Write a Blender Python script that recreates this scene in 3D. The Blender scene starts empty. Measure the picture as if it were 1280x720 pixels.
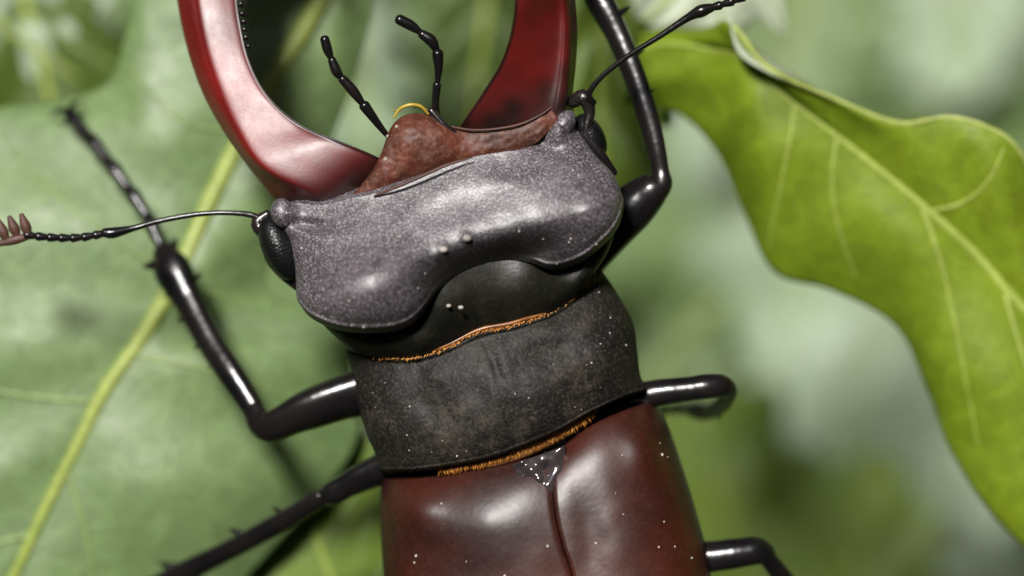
import bpy, math, random
import numpy as np
from mathutils import Vector

# ------------------------------------------------------------------ scale and frame
# One Blender unit is one centimetre. The beetle is laid out in a flat working frame
# (x right, y down, z off the back of the beetle; 1 step = 0.045 mm) tilted onto its perch.
K = 0.0045
PITCH = math.radians(48)
CENTER = np.array([0.0, 0.0, 70.0])
AX = np.array([1.0, 0.0, 0.0])
UP = np.array([0.0, math.sin(PITCH), math.cos(PITCH)])
TOW = np.array([0.0, -math.cos(PITCH), math.sin(PITCH)])
DIST = 5600.0

sc = bpy.context.scene
sc.unit_settings.system = 'METRIC'
sc.unit_settings.scale_length = 0.01
COL = sc.collection
rng = np.random.default_rng(7)
random.seed(7)


def W(p):
    p = np.asarray(p, float).reshape(-1, 3)
    return CENTER + ((p[:, 0:1] - 640) * AX - (p[:, 1:2] - 360) * UP + p[:, 2:3] * TOW) * K


# ------------------------------------------------------------------ camera, sky, sun
cam_d = bpy.data.cameras.new('camera')
cam = bpy.data.objects.new('camera', cam_d)
COL.objects.link(cam)
cam.location = Vector(CENTER + TOW * DIST * K)
cam.rotation_euler = (math.pi / 2 - PITCH, 0, 0)
cam_d.sensor_width = 36
cam_d.lens = 36 * DIST / 1280
cam_d.clip_start = 0.5
cam_d.clip_end = 5000
cam_d.dof.use_dof = True
cam_d.dof.focus_distance = (DIST - 35) * K
cam_d.dof.aperture_fstop = cam_d.lens * 1e-3 / (260 * K)
sc.camera = cam

sv = TOW + 0.50 * UP - 0.25 * AX                             # thin-cloud sun, high, a little to the left
sv /= np.linalg.norm(sv)
SUN_EL, SUN_AZ = math.asin(sv[2]), math.atan2(sv[0], sv[1])  # azimuth from +Y towards +X
w = bpy.data.worlds.new('World')
sc.world = w
w.use_nodes = True
nt = w.node_tree
sky = nt.nodes.new('ShaderNodeTexSky')
sky.sky_type = 'NISHITA'
sky.sun_disc = False
sky.sun_elevation = SUN_EL
sky.sun_rotation = SUN_AZ
sky.air_density = 1.0
sky.dust_density = 4.0
sky.ozone_density = 1.0
nt.links.new(sky.outputs[0], nt.nodes['Background'].inputs[0])
nt.nodes['Background'].inputs[1].default_value = 0.05

sd = bpy.data.lights.new('sun', 'SUN')
sun = bpy.data.objects.new('sun', sd)
COL.objects.link(sun)
sd.energy = 5.0
sd.angle = math.radians(10)
sd.color = (1.0, 0.975, 0.94)
sdir = Vector((math.sin(SUN_AZ) * math.cos(SUN_EL), math.cos(SUN_AZ) * math.cos(SUN_EL), math.sin(SUN_EL)))
sun.rotation_euler = sdir.to_track_quat('Z', 'Y').to_euler()
sun.location = Vector(CENTER) + sdir * 60

vs = sc.view_settings
vs.view_transform = 'Standard'
vs.look = 'None'
vs.gamma = 1
vs.exposure = 0.45
vs.use_curve_mapping = False

# ------------------------------------------------------------------ materials


def new_mat(name):
    m = bpy.data.materials.new(name)
    m.use_nodes = True
    t = m.node_tree
    return m, t, t.nodes, t.links, t.nodes['Principled BSDF']


def ramp(n, l, src, stops):
    r = n.new('ShaderNodeValToRGB')
    e = r.color_ramp.elements
    while len(e) < len(stops):
        e.new(0.5)
    for i, (p, c) in enumerate(stops):
        e[i].position = p
        e[i].color = (*c, 1) if len(c) == 3 else c
    l.new(src, r.inputs[0])
    return r.outputs[0]


def noise(n, l, scale, detail=4, rough=0.6, vec=None, dist=0.0):
    x = n.new('ShaderNodeTexNoise')
    x.inputs['Scale'].default_value = scale
    x.inputs['Detail'].default_value = detail
    x.inputs['Roughness'].default_value = rough
    x.inputs['Distortion'].default_value = dist
    if vec is not None:
        l.new(vec, x.inputs['Vector'])
    return x.outputs['Fac']


def objco(n):
    return n.new('ShaderNodeTexCoord').outputs['Object']


def mixc(n, l, fac, a, b, mode='MIX'):
    x = n.new('ShaderNodeMix')
    x.data_type = 'RGBA'
    x.blend_type = mode
    for sock, val in ((x.inputs[0], fac), (x.inputs[6], a), (x.inputs[7], b)):
        if hasattr(val, 'links'):
            l.new(val, sock)
        elif isinstance(val, (int, float)):
            sock.default_value = val
        else:
            sock.default_value = (*val, 1)
    return x.outputs[2]


def bump(n, l, h, strength, dist, prev=None):
    b = n.new('ShaderNodeBump')
    b.inputs['Strength'].default_value = strength
    b.inputs['Distance'].default_value = dist
    l.new(h, b.inputs['Height'])
    if prev is not None:
        l.new(prev, b.inputs['Normal'])
    return b.outputs[0]


def chitin(name, c1, c2, rough=0.3, grain=0.0, dust=0.0, dustcol=(0.3, 0.26, 0.27), spec=0.5,
           nscale=3.0, grain_scale=60.0, dust_scale=9.0, coat=0.0, dust_lo=0.45, dust_hi=0.7, speckle=0.0, shade_bare=False, darkcol=None):
    m, t, n, l, p = new_mat(name)
    co = objco(n)
    col = ramp(n, l, noise(n, l, nscale, 5, 0.6, co), [(0.35, c1), (0.68, c2)])
    rsock = None
    if dust > 0:
        d1 = noise(n, l, dust_scale, 8, 0.75, co)
        fac = ramp(n, l, d1, [(dust_lo, (0, 0, 0)), (dust_hi, (dust, dust, dust))])
        fine = ramp(n, l, noise(n, l, grain_scale * 0.7, 3, 0.7, co), [(0.35, (0.3,) * 3), (0.65, (1,) * 3)])
        fac = mixc(n, l, 1.0, fac, fine, 'MULTIPLY')
        if shade_bare:                                    # head hollow's shade painted dark, with smooth dust-free chitin
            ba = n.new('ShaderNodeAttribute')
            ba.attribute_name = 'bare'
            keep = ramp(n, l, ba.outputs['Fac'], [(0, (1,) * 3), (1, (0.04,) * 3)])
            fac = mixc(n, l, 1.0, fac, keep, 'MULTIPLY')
        col = mixc(n, l, fac, col, dustcol)
        if speckle > 0:
            sp_ = ramp(n, l, noise(n, l, grain_scale * 0.9, 2, 0.9, co), [(0.5, (0,) * 3), (0.75, (speckle,) * 3)])
            if shade_bare:
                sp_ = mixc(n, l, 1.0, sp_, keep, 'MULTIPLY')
            col = mixc(n, l, sp_, col, tuple(min(1, q * 2.2) for q in dustcol))
        rsock = ramp(n, l, fac, [(0, (rough,) * 3), (1, (0.8,) * 3)])
    if shade_bare:
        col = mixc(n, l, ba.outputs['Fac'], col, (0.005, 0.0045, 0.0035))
    if darkcol is not None:                         # darker pigment near the joint
        da = n.new('ShaderNodeAttribute')
        da.attribute_name = 'dark'
        col = mixc(n, l, da.outputs['Fac'], col, darkcol)
    l.new(col, p.inputs['Base Color'])
    if rsock is not None:
        l.new(rsock, p.inputs['Roughness'])
    else:
        rr = ramp(n, l, noise(n, l, nscale * 6, 6, 0.7, co), [(0.3, (rough * 0.93,) * 3), (0.7, (rough * 1.1,) * 3)])
        l.new(rr, p.inputs['Roughness'])
    p.inputs['Specular IOR Level'].default_value = spec
    if shade_bare:
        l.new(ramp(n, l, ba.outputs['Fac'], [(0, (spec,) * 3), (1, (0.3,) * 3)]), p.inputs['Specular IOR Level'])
    if coat:
        p.inputs['Coat Weight'].default_value = coat
        p.inputs['Coat Roughness'].default_value = 0.12
    if grain > 0:
        v = n.new('ShaderNodeTexVoronoi')
        v.inputs['Scale'].default_value = grain_scale
        l.new(co, v.inputs['Vector'])
        v.feature = 'SMOOTH_F1'
        inv = ramp(n, l, v.outputs['Distance'], [(0.0, (1,) * 3), (0.7, (0,) * 3)])
        nb = bump(n, l, inv, grain, 0.008)
        l.new(nb, p.inputs['Normal'])
    return m


M = {}
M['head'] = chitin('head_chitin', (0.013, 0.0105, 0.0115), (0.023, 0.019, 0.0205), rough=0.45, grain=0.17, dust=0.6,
                   dustcol=(0.165, 0.138, 0.155), dust_lo=0.3, dust_hi=0.8, dust_scale=7, grain_scale=75, spec=1.0, speckle=0.85, shade_bare=True)
M['collar'] = chitin('collar_chitin', (0.004, 0.004, 0.003), (0.010, 0.0095, 0.006), rough=0.42, grain=0.08, dust=0.35,
                     dustcol=(0.06, 0.055, 0.03), dust_lo=0.45, dust_hi=0.75, spec=0.3)
M['pronotum'] = chitin('pronotum_chitin', (0.004, 0.0036, 0.003), (0.011, 0.010, 0.0075), rough=0.6, grain=0.2, dust=0.85,
                       dustcol=(0.10, 0.077, 0.056), dust_lo=0.52, dust_hi=0.72, dust_scale=1.9, grain_scale=55, spec=0.24, speckle=0.2)
M['abdomen'] = chitin('abdomen_chitin', (0.008, 0.006, 0.006), (0.02, 0.012, 0.01), rough=0.45, grain=0.3)
M['elytra'] = chitin('elytra_chitin', (0.010, 0.0024, 0.0018), (0.052, 0.0095, 0.0035), rough=0.42, grain=0.05, nscale=0.8,
                     grain_scale=35, spec=0.5, dust=0.09, dustcol=(0.16, 0.10, 0.09), dust_lo=0.5, dust_hi=0.8, speckle=0.03)
M['mandible'] = chitin('mandible_chitin', (0.06, 0.0035, 0.003), (0.15, 0.0075, 0.006), rough=0.43, grain=0.03, nscale=1.2,
                       spec=0.62, darkcol=(0.014, 0.004, 0.003))
M['dark_edge'] = chitin('dark_chitin', (0.006, 0.005, 0.005), (0.014, 0.01, 0.01), rough=0.25, grain=0.1)
M['leg'] = chitin('leg_chitin', (0.004, 0.0035, 0.004), (0.010, 0.008, 0.008), rough=0.22, grain=0.1, spec=0.35, grain_scale=28)
M['brown'] = chitin('labrum_chitin', (0.022, 0.007, 0.004), (0.10, 0.022, 0.010), rough=0.55, grain=0.4, nscale=4, dust=0.4, spec=0.35, speckle=0.3,
                    dustcol=(0.14, 0.07, 0.045), grain_scale=30)
M['eye'] = chitin('eye_black', (0.003, 0.003, 0.003), (0.006, 0.006, 0.006), rough=0.35, grain=0.3, grain_scale=70, spec=0.3)
M['silver'] = chitin('scutellum_chitin', (0.02, 0.016, 0.016), (0.05, 0.04, 0.042), rough=0.16, grain=0.3, spec=1.0, grain_scale=22)
M['silver_rough'] = chitin('joint_chitin', (0.03, 0.025, 0.027), (0.09, 0.08, 0.085), rough=0.35, grain=0.5, spec=1.0, grain_scale=40)
M['hair'] = chitin('golden_hair', (0.4, 0.15, 0.02), (0.6, 0.27, 0.05), rough=0.4, nscale=8)
M['brush'] = chitin('yellow_brush', (0.28, 0.19, 0.02), (0.45, 0.33, 0.05), rough=0.4, nscale=12)
M['membrane'] = chitin('amber_membrane', (0.12, 0.042, 0.009), (0.3, 0.12, 0.025), rough=0.35, nscale=9)
M['club'] = chitin('club_brown', (0.035, 0.014, 0.009), (0.08, 0.03, 0.02), rough=0.6)
M['dust'] = chitin('pale_dust', (0.2, 0.175, 0.15), (0.42, 0.38, 0.33), rough=0.8)
M['bark'] = chitin('twig_bark', (0.07, 0.055, 0.03), (0.16, 0.13, 0.08), rough=0.8, grain=0.6, grain_scale=12)


def leaf_mat(name, c1, c2, trans, rough=0.45, spec=0.5, scale=1.0, tcol=None, fine=True):
    m, t, n, l, p = new_mat(name)
    co = objco(n)
    big = noise(n, l, 0.7 * scale, 4, 0.6, co)
    col = ramp(n, l, big, [(0.3, c1), (0.7, c2)])
    if not fine:                                   # plain blade for leaves far out of focus
        l.new(col, p.inputs['Base Color'])
        p.inputs['Roughness'].default_value = rough
        p.inputs['Specular IOR Level'].default_value = spec
        if trans > 0:
            tr = n.new('ShaderNodeBsdfTranslucent')
            l.new(mixc(n, l, 1.0, col, (1.3, 1.25, 0.5), 'MULTIPLY'), tr.inputs['Color'])
            mx = n.new('ShaderNodeMixShader')
            mx.inputs[0].default_value = trans
            l.new(p.outputs[0], mx.inputs[1])
            l.new(tr.outputs[0], mx.inputs[2])
            l.new(mx.outputs[0], n['Material Output'].inputs['Surface'])
        return m
    v = n.new('ShaderNodeTexVoronoi')
    v.feature = 'DISTANCE_TO_EDGE'
    v.inputs['Scale'].default_value = 5.0 * scale
    l.new(co, v.inputs['Vector'])
    cells = ramp(n, l, v.outputs['Distance'], [(0.0, (0.0,) * 3), (0.10, (1,) * 3)])
    v2 = n.new('ShaderNodeTexVoronoi')
    v2.feature = 'DISTANCE_TO_EDGE'
    v2.inputs['Scale'].default_value = 17.0 * scale
    l.new(co, v2.inputs['Vector'])
    cells2 = ramp(n, l, v2.outputs['Distance'], [(0.0, (0.0,) * 3), (0.12, (1,) * 3)])
    hm = mixc(n, l, 0.4, cells, cells2)
    pale = tuple(min(1, x * 1.35 + 0.01) for x in c2)
    col = mixc(n, l, ramp(n, l, hm, [(0, (0.3,) * 3), (1, (0,) * 3)]), col, pale)
    spots = ramp(n, l, noise(n, l, 9 * scale, 6, 0.7, co), [(0.42, (0.86,) * 3), (0.6, (1.06,) * 3)])
    col = mixc(n, l, 1.0, col, spots, 'MULTIPLY')
    l.new(col, p.inputs['Base Color'])
    p.inputs['Specular IOR Level'].default_value = spec
    rr = ramp(n, l, noise(n, l, 3 * scale, 5, 0.6, co), [(0.3, (rough * 0.8,) * 3), (0.7, (rough * 1.25,) * 3)])
    l.new(rr, p.inputs['Roughness'])
    nb = bump(n, l, hm, 0.16, 0.015)
    nb = bump(n, l, noise(n, l, 1.2 * scale, 2, 0.5, co), 0.2, 0.12, nb)
    l.new(nb, p.inputs['Normal'])
    tr = n.new('ShaderNodeBsdfTranslucent')
    tc = mixc(n, l, 1.0, col, tcol if tcol else (1.3, 1.25, 0.5), 'MULTIPLY')
    l.new(tc, tr.inputs['Color'])
    mx = n.new('ShaderNodeMixShader')
    mx.inputs[0].default_value = trans
    l.new(p.outputs[0], mx.inputs[1])
    l.new(tr.outputs[0], mx.inputs[2])
    l.new(mx.outputs[0], n['Material Output'].inputs['Surface'])
    return m


M['leaf_left'] = leaf_mat('leaf_grey_green', (0.105, 0.175, 0.055), (0.155, 0.225, 0.085), 0.2, 0.5, 0.55)
M['leaf_right'] = leaf_mat('leaf_fresh_green', (0.17, 0.265, 0.012), (0.25, 0.34, 0.02), 0.5, 0.5, 0.35, tcol=(1.4, 1.3, 0.25))
M['leaf_white'] = leaf_mat('leaf_downy_underside', (0.42, 0.47, 0.35), (0.55, 0.6, 0.47), 0.3, 0.6, 0.3, 0.6, fine=False)
M['leaf_pale'] = leaf_mat('leaf_glaucous', (0.21, 0.29, 0.17), (0.32, 0.39, 0.28), 0.2, 0.5, 0.5, 0.6, fine=False)
M['leaf_mid'] = leaf_mat('leaf_mid_green', (0.10, 0.165, 0.05), (0.15, 0.22, 0.075), 0.3, 0.45, 0.5, 0.6, fine=False)
M['leaf_bright'] = leaf_mat('leaf_young_green', (0.13, 0.21, 0.03), (0.2, 0.27, 0.04), 0.4, 0.5, 0.4, 0.6, fine=False)
M['leaf_dark'] = leaf_mat('leaf_deep_green', (0.04, 0.075, 0.008), (0.07, 0.11, 0.014), 0.25, 0.5, 0.3, 0.6, fine=False)
M['leaf_bush'] = leaf_mat('leaf_bush_green', (0.03, 0.055, 0.012), (0.06, 0.09, 0.02), 0.0, 0.6, 0.2, 0.05, fine=False)
M['vein'] = leaf_mat('vein_yellow_green', (0.24, 0.32, 0.05), (0.34, 0.4, 0.09), 0.25, 0.45)
M['vein_fine'] = leaf_mat('vein_pale_green', (0.19, 0.27, 0.09), (0.25, 0.33, 0.12), 0.25, 0.45)
M['vein_margin'] = leaf_mat('margin_pale_green', (0.38, 0.46, 0.10), (0.48, 0.55, 0.16), 0.4, 0.5)
M['vein_right'] = leaf_mat('vein_fresh_green', (0.32, 0.42, 0.06), (0.42, 0.5, 0.1), 0.4, 0.5)


def ground_mat():
    m, t, n, l, p = new_mat('mossy_ground')
    co = objco(n)
    c = ramp(n, l, noise(n, l, 0.08, 8, 0.7, co), [(0.3, (0.03, 0.045, 0.012)), (0.5, (0.05, 0.085, 0.02)), (0.7, (0.075, 0.07, 0.035))])
    l.new(c, p.inputs['Base Color'])
    p.inputs['Roughness'].default_value = 0.9
    l.new(bump(n, l, noise(n, l, 0.4, 8, 0.7, co), 0.8, 2.0), p.inputs['Normal'])
    return m


M['ground'] = ground_mat()

# ------------------------------------------------------------------ mesh helpers


def empty(name, base, label, cat, group=None):
    o = bpy.data.objects.new(name, None)
    o.empty_display_size = 0.3
    COL.objects.link(o)
    o.location = Vector(base)
    o['label'] = label
    o['category'] = cat
    if group:
        o['group'] = group
    o['_b'] = [float(v) for v in base]
    return o


def base_of(o):
    b = np.zeros(3)
    while o is not None:
        b += np.array(o.location)
        o = o.parent
    return b


def mk(name, verts, faces, mats, parent=None, fmat=None, smooth=True, world=False, attr=None):
    v = np.asarray(verts, float) if world else W(verts)
    if parent is not None:
        v = v - base_of(parent)
    me = bpy.data.meshes.new(name)
    me.from_pydata(v.tolist(), [], [list(map(int, f)) for f in faces])
    if not isinstance(mats, (list, tuple)):
        mats = [mats]
    for m in mats:
        me.materials.append(M[m])
    if fmat is not None:
        me.polygons.foreach_set('material_index', np.asarray(fmat, dtype=np.int32))
    if smooth:
        me.polygons.foreach_set('use_smooth', np.ones(len(me.polygons), bool))
    me.update()
    for an, av in (attr or {}).items():
        at_ = me.attributes.new(an, 'FLOAT', 'POINT')
        at_.data.foreach_set('value', np.asarray(av, dtype=np.float32).ravel())
    o = bpy.data.objects.new(name, me)
    COL.objects.link(o)
    o.parent = parent
    return o


def spline(pts, n, closed=False):
    """Catmull-Rom (centripetal-ish: plain) through pts, n samples, uniform in control index."""
    p = np.asarray(pts, float)
    m = len(p)
    if m == 2 and not closed:
        return p[0] + (p[1] - p[0]) * np.linspace(0, 1, n)[:, None]
    if closed:
        t = np.linspace(0, m, n, endpoint=False)
        i = np.floor(t).astype(int) % m
        f = (t - np.floor(t))[:, None]
        p0, p1, p2, p3 = p[(i - 1) % m], p[i], p[(i + 1) % m], p[(i + 2) % m]
    else:
        t = np.linspace(0, m - 1, n)
        i = np.minimum(np.floor(t).astype(int), m - 2)
        f = (t - i)[:, None]
        q = np.vstack([2 * p[0] - p[1], p, 2 * p[-1] - p[-2]])
        p0, p1, p2, p3 = q[i], q[i + 1], q[i + 2], q[i + 3]
    return 0.5 * ((2 * p1) + (-p0 + p2) * f + (2 * p0 - 5 * p1 + 4 * p2 - p3) * f ** 2 + (-p0 + 3 * p1 - 3 * p2 + p3) * f ** 3)


def arc_spline(pts, n):
    d = spline(pts, 400)
    s = np.concatenate([[0], np.cumsum(np.linalg.norm(np.diff(d, axis=0), axis=1))])
    q = np.linspace(0, s[-1], n)
    return np.stack([np.interp(q, s, d[:, k]) for k in range(d.shape[1])], 1)


def unp(x, y, z):
    f = (DIST - z) / DIST
    return (640 + (x - 640) * f, 360 + (y - 360) * f, z)


def UN(pts):
    return np.array([unp(*p[:3]) for p in pts])


def grid_faces(nr, nc, close_c=False, off=0):
    f = []
    for i in range(nr - 1):
        for j in range(nc if close_c else nc - 1):
            k = (j + 1) % nc
            f.append((off + i * nc + j, off + i * nc + k, off + (i + 1) * nc + k, off + (i + 1) * nc + j))
    return f


def tube(pts, rad, nu=40, nv=12, flat=1.0, wob=0.0, cap=True, un=True):
    """swept tube; rad list interpolated like pts; flat squashes along z."""
    p = UN(pts) if un else np.asarray(pts, float)
    path = spline(np.hstack([p, np.asarray(rad, float)[:, None]]), nu)
    r = np.maximum(path[:, 3], 0.3)
    c = path[:, :3]
    tan = np.gradient(c, axis=0)
    tan /= np.linalg.norm(tan, axis=1)[:, None] + 1e-9
    ref = np.array([0, 0, 1.0])
    if np.mean(np.abs(tan @ ref)) > 0.8:
        ref = np.array([1.0, 0, 0])
    sx = np.cross(tan, ref)
    sx /= np.linalg.norm(sx, axis=1)[:, None] + 1e-9
    sy = np.cross(sx, tan)
    a = np.linspace(0, 2 * math.pi, nv, endpoint=False)
    r = r[:, None] * np.ones(nv)[None]
    if wob:
        q_ = np.arange(nu)[:, None] * 1.0
        r = r * (1 + wob * (0.9 * np.cos(3 * a)[None] + 0.5 * np.cos(5 * a + 1)[None] + 1.0 * vnoise(q_ + 0 * a[None], a[None] * 2.0 + 0 * q_, 11.0, 55)))
    rc = r.mean(axis=1)
    rings = c[:, None, :] + r[:, :, None] * (np.cos(a)[None, :, None] * sx[:, None, :] + flat * np.sin(a)[None, :, None] * sy[:, None, :])
    if cap:
        out = []
        for e, sgn in ((0, -1), (-1, 1)):
            cc = []
            for k in (0.35, 0.7, 0.92):
                rr = math.sqrt(1 - k * k)
                cc.append(c[e] + (rings[e] - c[e]) * rr + sgn * tan[e] * rc[e] * k * 0.9)
            out.append(cc)
        rings = np.concatenate([np.array(out[0][::-1]), rings, np.array(out[1])])
    nr = len(rings)
    v = rings.reshape(-1, 3)
    f = grid_faces(nr, nv, True)
    f.append(tuple(range(nv))[::-1])
    f.append(tuple(range((nr - 1) * nv, nr * nv)))
    return v, f


def join(parts):
    V, F, o = [], [], 0
    for v, f in parts:
        V.append(np.asarray(v))
        F += [tuple(i + o for i in q) for q in f]
        o += len(v)
    return np.vstack(V), F


def ball(c, r, nu=10, nv=14, scale=(1, 1, 1), rot=0.0):
    th = np.linspace(0, math.pi, nu + 2)[1:-1]
    ph = np.linspace(0, 2 * math.pi, nv, endpoint=False)
    v = np.stack([np.outer(np.sin(th), np.cos(ph)), np.outer(np.sin(th), np.sin(ph)), np.outer(np.cos(th), np.ones(nv))], -1).reshape(-1, 3)
    v = np.vstack([v, [[0, 0, 1], [0, 0, -1]]]) * np.array(scale) * r
    ca, sa = math.cos(rot), math.sin(rot)
    v = np.stack([v[:, 0] * ca - v[:, 1] * sa, v[:, 0] * sa + v[:, 1] * ca, v[:, 2]], 1) + np.array(c)
    f = grid_faces(nu, nv, True)
    n = nu * nv
    for j in range(nv):
        f.append((n, (j + 1) % nv, j))
        f.append((n + 1, (nu - 1) * nv + j, (nu - 1) * nv + (j + 1) % nv))
    return v, f


def coons(F, B, L, R, nu, nv):
    """F,B: front/rear curves left->right; L,R: side curves front->rear. Returns grid (nu,nv,2)."""
    F, B, L, R = arc_spline(F, nv), arc_spline(B, nv), arc_spline(L, nu), arc_spline(R, nu)
    s = np.linspace(0, 1, nu)[:, None, None]
    t = np.linspace(0, 1, nv)[None, :, None]
    P00, P01, P10, P11 = F[0], F[-1], B[0], B[-1]
    return (1 - s) * F[None] + s * B[None] + (1 - t) * L[:, None] + t * R[:, None] - (
        (1 - s) * (1 - t) * P00 + (1 - s) * t * P01 + s * (1 - t) * P10 + s * t * P11)


def g2(X, Y, cx, cy, rx, ry=None, rot=0.0):
    ry = ry or rx
    c, s = math.cos(rot), math.sin(rot)
    dx, dy = X - cx, Y - cy
    a, b = dx * c + dy * s, -dx * s + dy * c
    return np.exp(-((a / rx) ** 2 + (b / ry) ** 2))


def vnoise(X, Y, scale, seed):
    """smooth value noise"""
    r = np.random.default_rng(seed).random((64, 64))
    x, y = X / scale, Y / scale
    xi, yi = np.floor(x).astype(int), np.floor(y).astype(int)
    fx, fy = x - xi, y - yi
    fx, fy = fx * fx * (3 - 2 * fx), fy * fy * (3 - 2 * fy)
    a = r[xi % 64, yi % 64]; b = r[(xi + 1) % 64, yi % 64]
    c = r[xi % 64, (yi + 1) % 64]; d = r[(xi + 1) % 64, (yi + 1) % 64]
    return (a * (1 - fx) + b * fx) * (1 - fy) + (c * (1 - fx) + d * fx) * fy - 0.5


def sstep(a, b, x):
    k = np.clip((x - a) / (b - a), 0, 1)
    return k * k * (3 - 2 * k)


# ------------------------------------------------------------------ ground
gv = []
N = 40
xs = np.linspace(-3000, 3000, N)
gx, gy = np.meshgrid(xs, xs)
gz = 4 * np.sin(gx / 61) * np.cos(gy / 47)
g = mk('ground', np.stack([gx, gy, gz], -1).reshape(-1, 3), grid_faces(N, N), 'ground', world=True)
g['kind'] = 'structure'

# ------------------------------------------------------------------ unseen bushes added to block sky reflections
rb = np.random.default_rng(19)
bv, bf = [], []
for k in range(3600):
    d = rb.normal(0, 1, 3)
    d /= np.linalg.norm(d)
    c = d * np.array([105, 105, 165]) * rb.uniform(0.55, 1.0) ** 0.4 * (1 + 0.16 * math.sin(5 * d[0] + 3 * d[2]) + 0.12 * math.sin(7 * d[1]))
    c[2] += 175
    a, b = rb.normal(0, 1, 3), rb.normal(0, 1, 3)
    a /= np.linalg.norm(a)
    b -= a * (a @ b)
    b /= np.linalg.norm(b)
    ln, wd = rb.uniform(9, 15), rb.uniform(4.5, 7.5)
    i0 = len(bv)
    bv += [c - a * ln, c + b * wd, c + a * ln, c - b * wd]
    bf.append((i0, i0 + 1, i0 + 2, i0 + 3))
shade_bush0 = None
for k in range(10):
    ang = math.radians(18 + 36 * k)
    rr_ = 285 + 30 * math.sin(k * 2.3)
    loc = (rr_ * math.cos(ang), rr_ * math.sin(ang), 0)
    if shade_bush0 is None:
        shade_bush0 = empty('bush', (0, 0, 0), 'tall dense green bush standing at the edge of the clearing', 'bush', 'bushes round the clearing')
        mk('foliage', bv, bf, 'leaf_bush', shade_bush0, world=True, smooth=False)
        ring = [[(r_ * math.cos(q), r_ * math.sin(q), z_) for q in np.linspace(0, 2 * math.pi, 10, endpoint=False)] for r_, z_ in ((9, -8), (6.5, 60), (5, 150), (2, 260))]
        mk('trunk', np.array(ring).reshape(-1, 3), grid_faces(4, 10, True), 'bark', shade_bush0, world=True)
        bsh = shade_bush0
    else:
        bsh = shade_bush0.copy()
        COL.objects.link(bsh)
        for ch in list(shade_bush0.children):
            c2 = ch.copy()
            COL.objects.link(c2)
            c2.parent = bsh
    bsh.location = loc
    bsh.rotation_euler = (0, 0, k * 1.7)
    bsh.scale = (1.1, 1.1, 1.45 + 0.25 * math.sin(k * 1.9) ** 2)

# ------------------------------------------------------------------ leaves


def blade_grid(mid, left, right, nu, nv, cup=0.0, quilt=0.0, nq=7, wave=0.0, seed=0):
    Mi, L, R = spline(mid, nu), spline(left, nu), spline(right, nu)
    v = np.linspace(-1, 1, nv)
    a = np.abs(v)[None, :, None]
    side = np.where((v < 0)[None, :, None], L[:, None], R[:, None])
    G = Mi[:, None] * (1 - a) + side * a
    wid = np.linalg.norm(side - Mi[:, None], axis=2)
    u = np.linspace(0, 1, nu)[:, None]
    av = np.abs(v)[None]
    G[:, :, 2] += cup * (av * (1 - av)) * 4 * wid / 300
    G[:, :, 2] += quilt * np.cos((u * nq - av * 1.2) * 2 * math.pi) * np.sin(np.clip(av, 0, 1) * math.pi) ** 0.7
    G[:, :, 2] += wave * vnoise(G[:, :, 0] + 4000, G[:, :, 1] + 4000, 130, seed) * av
    return G


def blade_mesh(G, thick=4.0):
    nu, nv, _ = G.shape
    du = np.gradient(G, axis=0)
    dv = np.gradient(G, axis=1)
    n = np.cross(du, dv)
    n /= np.linalg.norm(n, axis=2)[:, :, None] + 1e-9
    n *= np.where(n[:, :, 2:3] < 0, -1, 1)
    T = G.reshape(-1, 3)
    B = (G - n * thick).reshape(-1, 3)
    f = grid_faces(nu, nv)
    o = nu * nv
    fb = [tuple(i + o for i in q[::-1]) for q in f]
    rim = []
    loop = [j for j in range(nv)] + [i * nv + nv - 1 for i in range(1, nu)] + [(nu - 1) * nv + j for j in range(nv - 2, -1, -1)] + [i * nv for i in range(nu - 2, 0, -1)]
    for a, b in zip(loop, loop[1:] + loop[:1]):
        rim.append((b, a, a + o, b + o))
    return np.vstack([T, B]), f + fb + rim, n


def surf_at(G, u, v):
    nu, nv, _ = G.shape
    x, y = np.clip(u, 0, 1) * (nu - 1), (np.clip(v, -1, 1) + 1) / 2 * (nv - 1)
    i, j = min(int(x), nu - 2), min(int(y), nv - 2)
    a, b = x - i, y - j
    return (G[i, j] * (1 - a) + G[i + 1, j] * a) * (1 - b) + (G[i, j + 1] * (1 - a) + G[i + 1, j + 1] * a) * b


def leaf(twig, mid, left, right, mat, vein_mat, fine_mat, veins, mid_r=(8, 5), nu=110, nv=61, thick=5.0, vr=3.0, label=None, stalk=None, **kw):
    G = blade_grid(mid, left, right, nu, nv, **kw)
    v, f, nrm = blade_mesh(G, thick)
    o = mk('leaf', v, f, mat, twig)
    if label:
        o['label'] = label
    c = G[:, nv // 2].copy()
    if stalk is not None:
        c = np.vstack([spline(np.vstack([np.asarray(stalk, float), c[0:1]]), 14)[:-1], c])
    r = np.linspace(mid_r[0], mid_r[1], len(c))
    tv, tf = tube(c, r, nu=len(c), nv=8, un=False, flat=0.8)
    mk('midrib', tv, tf, vein_mat, o)
    for (u0, u1, vv, bend) in veins:
        path = []
        for k in np.linspace(0, 1, 14):
            uu = u0 + (u1 - u0) * k + bend * math.sin(k * math.pi)
            path.append(surf_at(G, uu, vv * k) + np.array([0, 0, 0.3]))
        tv, tf = tube(path, np.linspace(vr, vr * 0.45, 14), nu=14, nv=6, un=False, flat=0.6)
        mk('side_vein', tv, tf, fine_mat, o)
    return o, G


def twig_stem(root, pts, rad, name='stem'):
    v, f = tube(pts, rad, nu=60, nv=12, un=False)
    jit = 1 + 0.0 * v
    return mk(name, v, f, 'bark', root)


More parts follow.
